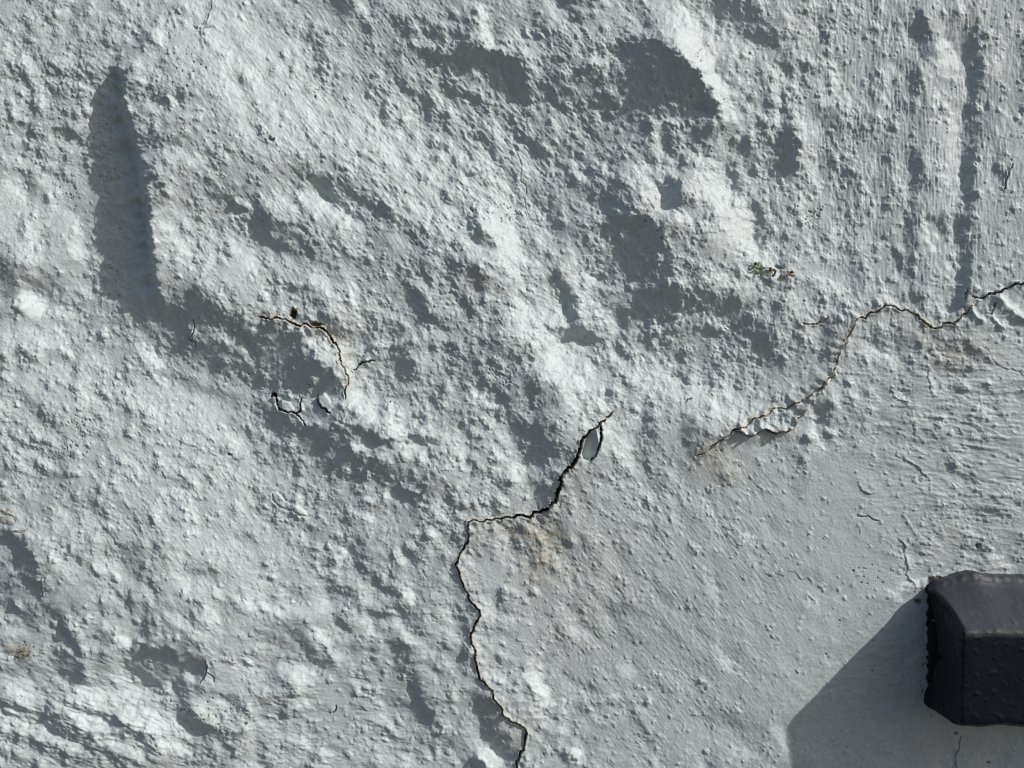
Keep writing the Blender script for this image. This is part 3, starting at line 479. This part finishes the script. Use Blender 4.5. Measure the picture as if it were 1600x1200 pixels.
A = {n: (sample(f, RX, RY) * (inside if n != 'dirt' else 1)).reshape(-1).astype(np.float32) for n, f in (('dirt', DIRT), ('hole', HOLE * 1.0), ('moss', MOSS), ('cream', CREAM))}
def mesh_from(name, v, q, mat, attrs=None, parent=None, smooth=True):
    used = np.unique(q); remap = np.zeros(len(v), np.int64); remap[used] = np.arange(len(used)); q = remap[q]; v = v[used]
    me = bpy.data.meshes.new(name); me.vertices.add(len(v)); me.vertices.foreach_set('co', v.astype(np.float32).ravel())
    me.loops.add(q.size); me.loops.foreach_set('vertex_index', q.astype(np.int32).ravel())
    me.polygons.add(len(q)); me.polygons.foreach_set('loop_start', np.arange(0, q.size, 4, dtype=np.int32))
    me.update(calc_edges=True); me.shade_smooth() if smooth else None
    for k, a in (attrs or {}).items():
        at = me.attributes.new(k, 'FLOAT', 'POINT'); at.data.foreach_set('value', a[used])
    me.materials.append(mat); o = bpy.data.objects.new(name, me); C.objects.link(o)
    if parent: o.parent = parent
    return o
wall = bpy.data.objects.new('rendered_wall', None); C.objects.link(wall)
wall['label'] = 'old white painted rendered rubble wall with lumpy cracked plaster filling the view'; wall['category'] = 'wall'
mesh_from('plaster_face', V, Q[fp == 0], mw, A, wall)
for k, (nm, lb) in enumerate(partnames, 1):
    qq = Q[fp == k]
    if len(qq) < 6: continue
    o = mesh_from(nm, V, qq, mw, A, wall)
    if lb: o['label'] = lb
# masonry body behind the plaster face
def boxmesh(name, lo, hi, mat, parent=None):
    import bmesh
    bm = bmesh.new(); bmesh.ops.create_cube(bm, size=1)
    for v in bm.verts: v.co = [lo[i] + (v.co[i] + .5) * (hi[i] - lo[i]) for i in range(3)]
    me = bpy.data.meshes.new(name); bm.to_mesh(me); bm.free(); me.materials.append(mat); o = bpy.data.objects.new(name, me); C.objects.link(o)
    if parent: o.parent = parent
    return o
ms, t, bs = newmat('masonry'); bs.inputs['Base Color'].default_value = (.35, .33, .3, 1); bump(t, bs, ntex(t, 30), .01)
xa, _, zt = W(ax_[0], ay_[0]); xb, _, zb = W(ax_[-1], ay_[-1])
boxmesh('masonry_core', (xa, .045, -.02), (xb, .45, zt), ms, wall)

# ------------------------------------------------------------------ ground
mg, t, bs = newmat('gravel_ground'); t.links.new(mixc(t, ntex(t, 60, 5), (.035, .034, .032), (.075, .072, .068)), bs.inputs['Base Color']); bs.inputs['Roughness'].default_value = .9; bump(t, bs, ntex(t, 90, 4), .01)
g = boxmesh('ground', (-40, -60, -.3), (40, 20, 0), mg); g['kind'] = 'structure'

# ------------------------------------------------------------------ black painted stone block, bedded in the wall
mb, t, bs = newmat('black_gloss_paint')
c = mixc(t, ramp(t, ntex(t, 40), .4, .7), (.002, .007, .014), (.005, .011, .020))
c = mixc(t, attr(t, 'slope_sunlight'), c, mixc(t, ramp(t, ntex(t, 300), .35, .65), (.046, .054, .068), (.058, .065, .078)))  # sloping top coloured paler, standing in for the sun's brightness on it
t.links.new(c, bs.inputs['Base Color'])
bs.inputs['Roughness'].default_value = .45; bs.inputs['Specular IOR Level'].default_value = .32; bump(t, bs, ntex(t, 520, 4, .7), .0006, .45)
prof = [(894, -14), (894, 4), (897, 9), (904, 13.5), (911, 19), (952, 71), (957, 77.5), (961, 81), (967, 82.8), (976, 83), (1088, 83), (1094, 81.5), (1099, 77), (1102, 70), (1106, 4), (1108, -14)]
def resample(p, stp):
    out = [p[0]]
    for a, b in zip(p[:-1], p[1:]):
        n = max(1, int(round(math.hypot(b[0] - a[0], b[1] - a[1]) / stp)))
        out += [(a[0] + (b[0] - a[0]) * k / n, a[1] + (b[1] - a[1]) * k / n) for k in range(1, n + 1)]
    return out
pr = np.array(resample(prof, 1.6))
for _ in range(2): pr[1:-1] = (pr[:-2] + 2 * pr[1:-1] + pr[2:]) / 4
cen = np.array([1015.0, 30.0])
rings = []
for k in range(2, 46): rings.append((1451.0, k / 46 * .965))
rings += [(1451.3, .975), (1452.2, .985), (1453.6, .993), (1455.5, .998)]
xx = 1457.0; stp = 1.6
while xx < 2400: rings.append((xx, 1.0)); stp = 1.6 if xx < 1640 else min(stp * 1.08, 20); xx += stp
rings += [(xx + 4, .97), (xx + 5, .8), (xx + 5, .5), (xx + 5, .2), (xx + 5, .02)]
VB = np.zeros((len(rings), len(pr), 3)); KB = np.zeros((len(rings), len(pr)))
def paint(x, y, h):
    if h < 20 or x > 1640: return 0
    m = min(1, max(0, (nz(x, y, 0, 55, 21) + .12) * 5)) * (.2 + .5 * min(1, max(0, (y - 960) / 40)))
    return m * 1.1 * math.exp(-(nz(x, y, 0, 30, 13) / .035) ** 2) * min(1, max(0, nz(x, y, 0, 16, 41) * 5)) + max(0, nz(x, y, 0, 9, 17) - .34) * 2.4 + (.35 * nz(x, y, 0, 9, 51) if y < 960 else 0)
def nz(x, y, h, sc_, o=0): return mnoise.noise(Vector((x / sc_ + o, y / sc_ + o * 2, h / sc_)))
for j, (x, k) in enumerate(rings):
    for i, (y, h) in enumerate(pr):
        q = cen + (np.array([y, h]) - cen) * k; y2, h2 = q
        if x < 1460 or True:
            cap = max(0.0, 1 - max(0, x - 1451) / 8)
        # ragged heel where the end meets the render, chamfered lower corner
        xo = cap * (2.0 * nz(x * 0, y2, h2, 26, 3) + 1.6 * nz(0, y2, h2, 8, 5))
        low = max(0, (y2 - 1078) / 28) * max(0, 1 - (x - 1451) / 42); y3 = y2 - low * low * 3 * (1 - h2 / 83)
        xo += cap * (-6.5 * min(1, max(0, y2 - 975) / 115) * (1 - h2 / 110) + 5 * math.exp(-((y2 - 935) / 26) ** 2) * (h2 / 83) - 6 * math.exp(-((y2 - 908) / 10) ** 2))
        y3 += 3.0 * nz(x, 0, 0, 34, 9) * (1 if y2 > 1060 else .25) + (2.0 * nz(x, y2, h2, 10, 6) if (h2 < 14 and y2 < 925) else 0) + ((15 * math.exp(-max(0, x - 1451) / 20) + 4 - 6 * math.exp(-((x - 1515) / 26) ** 2)) * max(0, 1 - (y2 - 894) / 45) if y2 < 940 else 0)
        y3 += .5 * nz(x, y2, h2, 18, 1); h3 = h2 * K + .55 * nz(x, y2, h2, 30, 2) + .22 * nz(x, y2, h2, 7, 4) + paint(x, y2, h2)
        KB[j, i] = sstep((963 - y2 + 1.2 * nz(x, y2, h2, 7, 31)) / 5) * sstep((x - 1452 - (y2 - 900) * .1) / 6)  # where the sunlit tone of the slope is painted in
        VB[j, i] = W(x + 2.0 + xo + .5 * nz(x, y2, h2, 9, 8), y3, h3)
nr, npf = VB.shape[:2]
blk = bpy.data.objects.new('stone_block', None); C.objects.link(blk); blk['label'] = 'black painted stone ledge end with sloping top jutting from the white wall'; blk['category'] = 'stone block'
# drips, runs and blisters in the thick paint of the front
for k in range(60):
    pass
mesh_from('block_body', VB.reshape(-1, 3), quads(nr, npf)[:, ::-1], mb, {'slope_sunlight': KB.reshape(-1).astype(np.float32)}, blk)

# ------------------------------------------------------------------ small growth
def tube(verts, faces, pts, r0, r1, n=5):
    base = len(verts); k = len(pts)
    for j, p in enumerate(pts):
        p = Vector(p); a = Vector(pts[max(0, j - 1)]); b = Vector(pts[min(k - 1, j + 1)]); d = (b - a).normalized()
        s = d.orthogonal().normalized(); u = d.cross(s); r = r0 + (r1 - r0) * j / max(1, k - 1)
        for q in range(n):
            an = 2 * math.pi * q / n; verts.append(tuple(p + (s * math.cos(an) + u * math.sin(an)) * r))
    for j in range(k - 1):
        for q in range(n):
            faces.append((base + j * n + q, base + j * n + (q + 1) % n, base + (j + 1) * n + (q + 1) % n, base + (j + 1) * n + q))
def leafm(verts, faces, c, d, up, L, wd, curl=.3):
    c = Vector(c); d = Vector(d).normalized(); up = Vector(up).normalized(); s = d.cross(up).normalized(); up = s.cross(d); base = len(verts); n = 6
    for j in range(n + 1):
        tt = j / n; ww = wd * math.sin(math.pi * min(1, tt * .86 + .1)) ** .8
        for q, o in ((-1, .25), (0, 0), (1, .25)):
            verts.append(tuple(c + d * L * tt + s * ww * q * .5 + up * (o * ww * .5 - curl * L * tt * tt)))
    for j in range(n):
        for q in range(2): faces.append((base + j * 3 + q, base + j * 3 + q + 1, base + (j + 1) * 3 + q + 1, base + (j + 1) * 3 + q))
def pymesh(name, v, f, mat, parent=None):
    me = bpy.data.meshes.new(name); me.from_pydata(v, [], f); me.update(); me.shade_smooth(); me.materials.append(mat); o = bpy.data.objects.new(name, me); C.objects.link(o)
    if parent: o.parent = parent
    return o
def simple(name, c1, c2, ro=.6, sc_=800):
    m, t, b = newmat(name); t.links.new(mixc(t, ramp(t, ntex(t, sc_), .35, .65), c1, c2), b.inputs['Base Color']); b.inputs['Roughness'].default_value = ro; return m
mleaf = simple('green_leaf', (.08, .155, .03), (.14, .225, .05)); mbr = simple('dead_leaf', (.10, .065, .03), (.22, .15, .07)); mst = simple('dry_stem', (.36, .29, .19), (.50, .43, .31)); mmo = simple('dry_moss', (.30, .25, .17), (.58, .52, .42))
def surf(x, y): return float(sample(H, np.array([float(x)]), np.array([float(y)]))[0])
def W(x, y, h=0.0):                  # chart point at height h, on the same lattice as the plaster
    k = float(sample(HS, np.array([float(x)]), np.array([float(y)]))[0]) / FPX
    return ((x - 800) * (1 - k) * S, -h * S, ZC + (600 - y) * (1 - k) * S)
rl = random.Random(3)
def sprig(name, label, cat, cx, cy, leafmat, spots, L, wd, group=None):
    e = bpy.data.objects.new(name, None); e.location = W(cx, cy, surf(cx, cy)); C.objects.link(e); e['label'] = label; e['category'] = cat
    if group: e['group'] = group
    o0 = Vector(e.location)
    def P3(x, y, h): return Vector(W(x, y, surf(x, y) + h)) - o0
    v, f = [], []
    for (x, y, h) in spots:
        pts = [P3(cx, cy, -1), P3((cx + x) / 2 + rl.uniform(-1.5, 1.5), (cy + y) / 2 - 1, h * .7), P3(x, y, h)]; tube(v, f, pts, .45 * S, .3 * S)
    pymesh('stem', v, f, mst if leafmat is not mleaf else mleaf, e)
    for (x, y, h) in spots:
        for k in range(3 if leafmat is mleaf else 2):
            v, f = [], []; a = rl.uniform(0, 6.28); d = Vector((math.cos(a), -.35 + rl.uniform(-.3, .3), math.sin(a)))
            leafm(v, f, P3(x, y, h), d, (0, -1, .15), L * S * rl.uniform(.8, 1.2), wd * S * rl.uniform(.8, 1.2), rl.uniform(.1, .5)); pymesh('leaf', v, f, leafmat, e)
sprig('weed_seedling', 'tiny bright green weed seedling growing from the wall', 'weed', 1184, 420, mleaf, [(1177,414,4),(1183,412,5),(1190,419,3),(1186,424,4),(1180,420,5)], 4.6, 3.6)
sprig('dried_weed', 'tiny brown withered weed beside the green seedling', 'weed', 1206, 427, mbr, [(1200,424,3),(1205,421,4),(1209,429,3)], 6, 4)
sprig('dried_weed', 'tiny brown withered weed farthest right of the green seedling', 'weed', 1228, 431, mbr, [(1222,433,3),(1232,427,4),(1234,432,3)], 6, 4)
def tangle(name, label, cat, pts, sx, sy, n, mat, hmax=5, L=8):
    cx, cy = pts; e0 = Vector(W(cx, cy, surf(cx, cy))); v, f = [], []
    for _ in range(n):
        x = cx + rl.gauss(0, sx); y = cy + rl.gauss(0, sy) + (x - cx) * .15; a = rl.uniform(-.9, .9) + rl.choice((0, math.pi)); h = rl.uniform(0, hmax); p = []
        for j in range(5):
            p.append(Vector(W(x, y, surf(x, y) + max(.2, h * math.sin(.5 + j * .6)))) - e0); x += math.cos(a) * L / 4; y += math.sin(a) * L / 4; a += rl.uniform(-.7, .7)
        tube(v, f, p, .5 * S, .3 * S, 4)
    o = pymesh(name, v, f, mat); o.location = e0; o['label'] = label; o['category'] = cat
tangle('dried_moss', 'pale tangled tuft of dry moss stuck low on the left of the wall', 'moss', (35, 1020), 11, 3, 70, mmo)
tangle('dead_moss', 'brown crumb of dead moss lodged in the hole above the curved crack', 'moss', (460, 488), 2.5, 3.5, 26, mbr, 3, 5)
v, f = [], []; e0 = Vector(W(8, 806, surf(8, 806)))
for pts in ([(-20,786),(0,794),(10,800),(22,806),(26,814)], [(10,800),(14,796),(18,792)], [(0,806),(14,812),(24,818)], [(24,828),(34,829),(44,827)]):
    tube(v, f, [Vector(W(x, y, surf(x, y) + 1.5 + math.sin(i * 1.3))) - e0 for i, (x, y) in enumerate(pts)], 1.0 * S, .5 * S)
o = pymesh('dry_straw', v, f, mst); o.location = e0; o['label'] = 'pale forked dry straw stuck at the left edge of the wall'; o['category'] = 'straw'
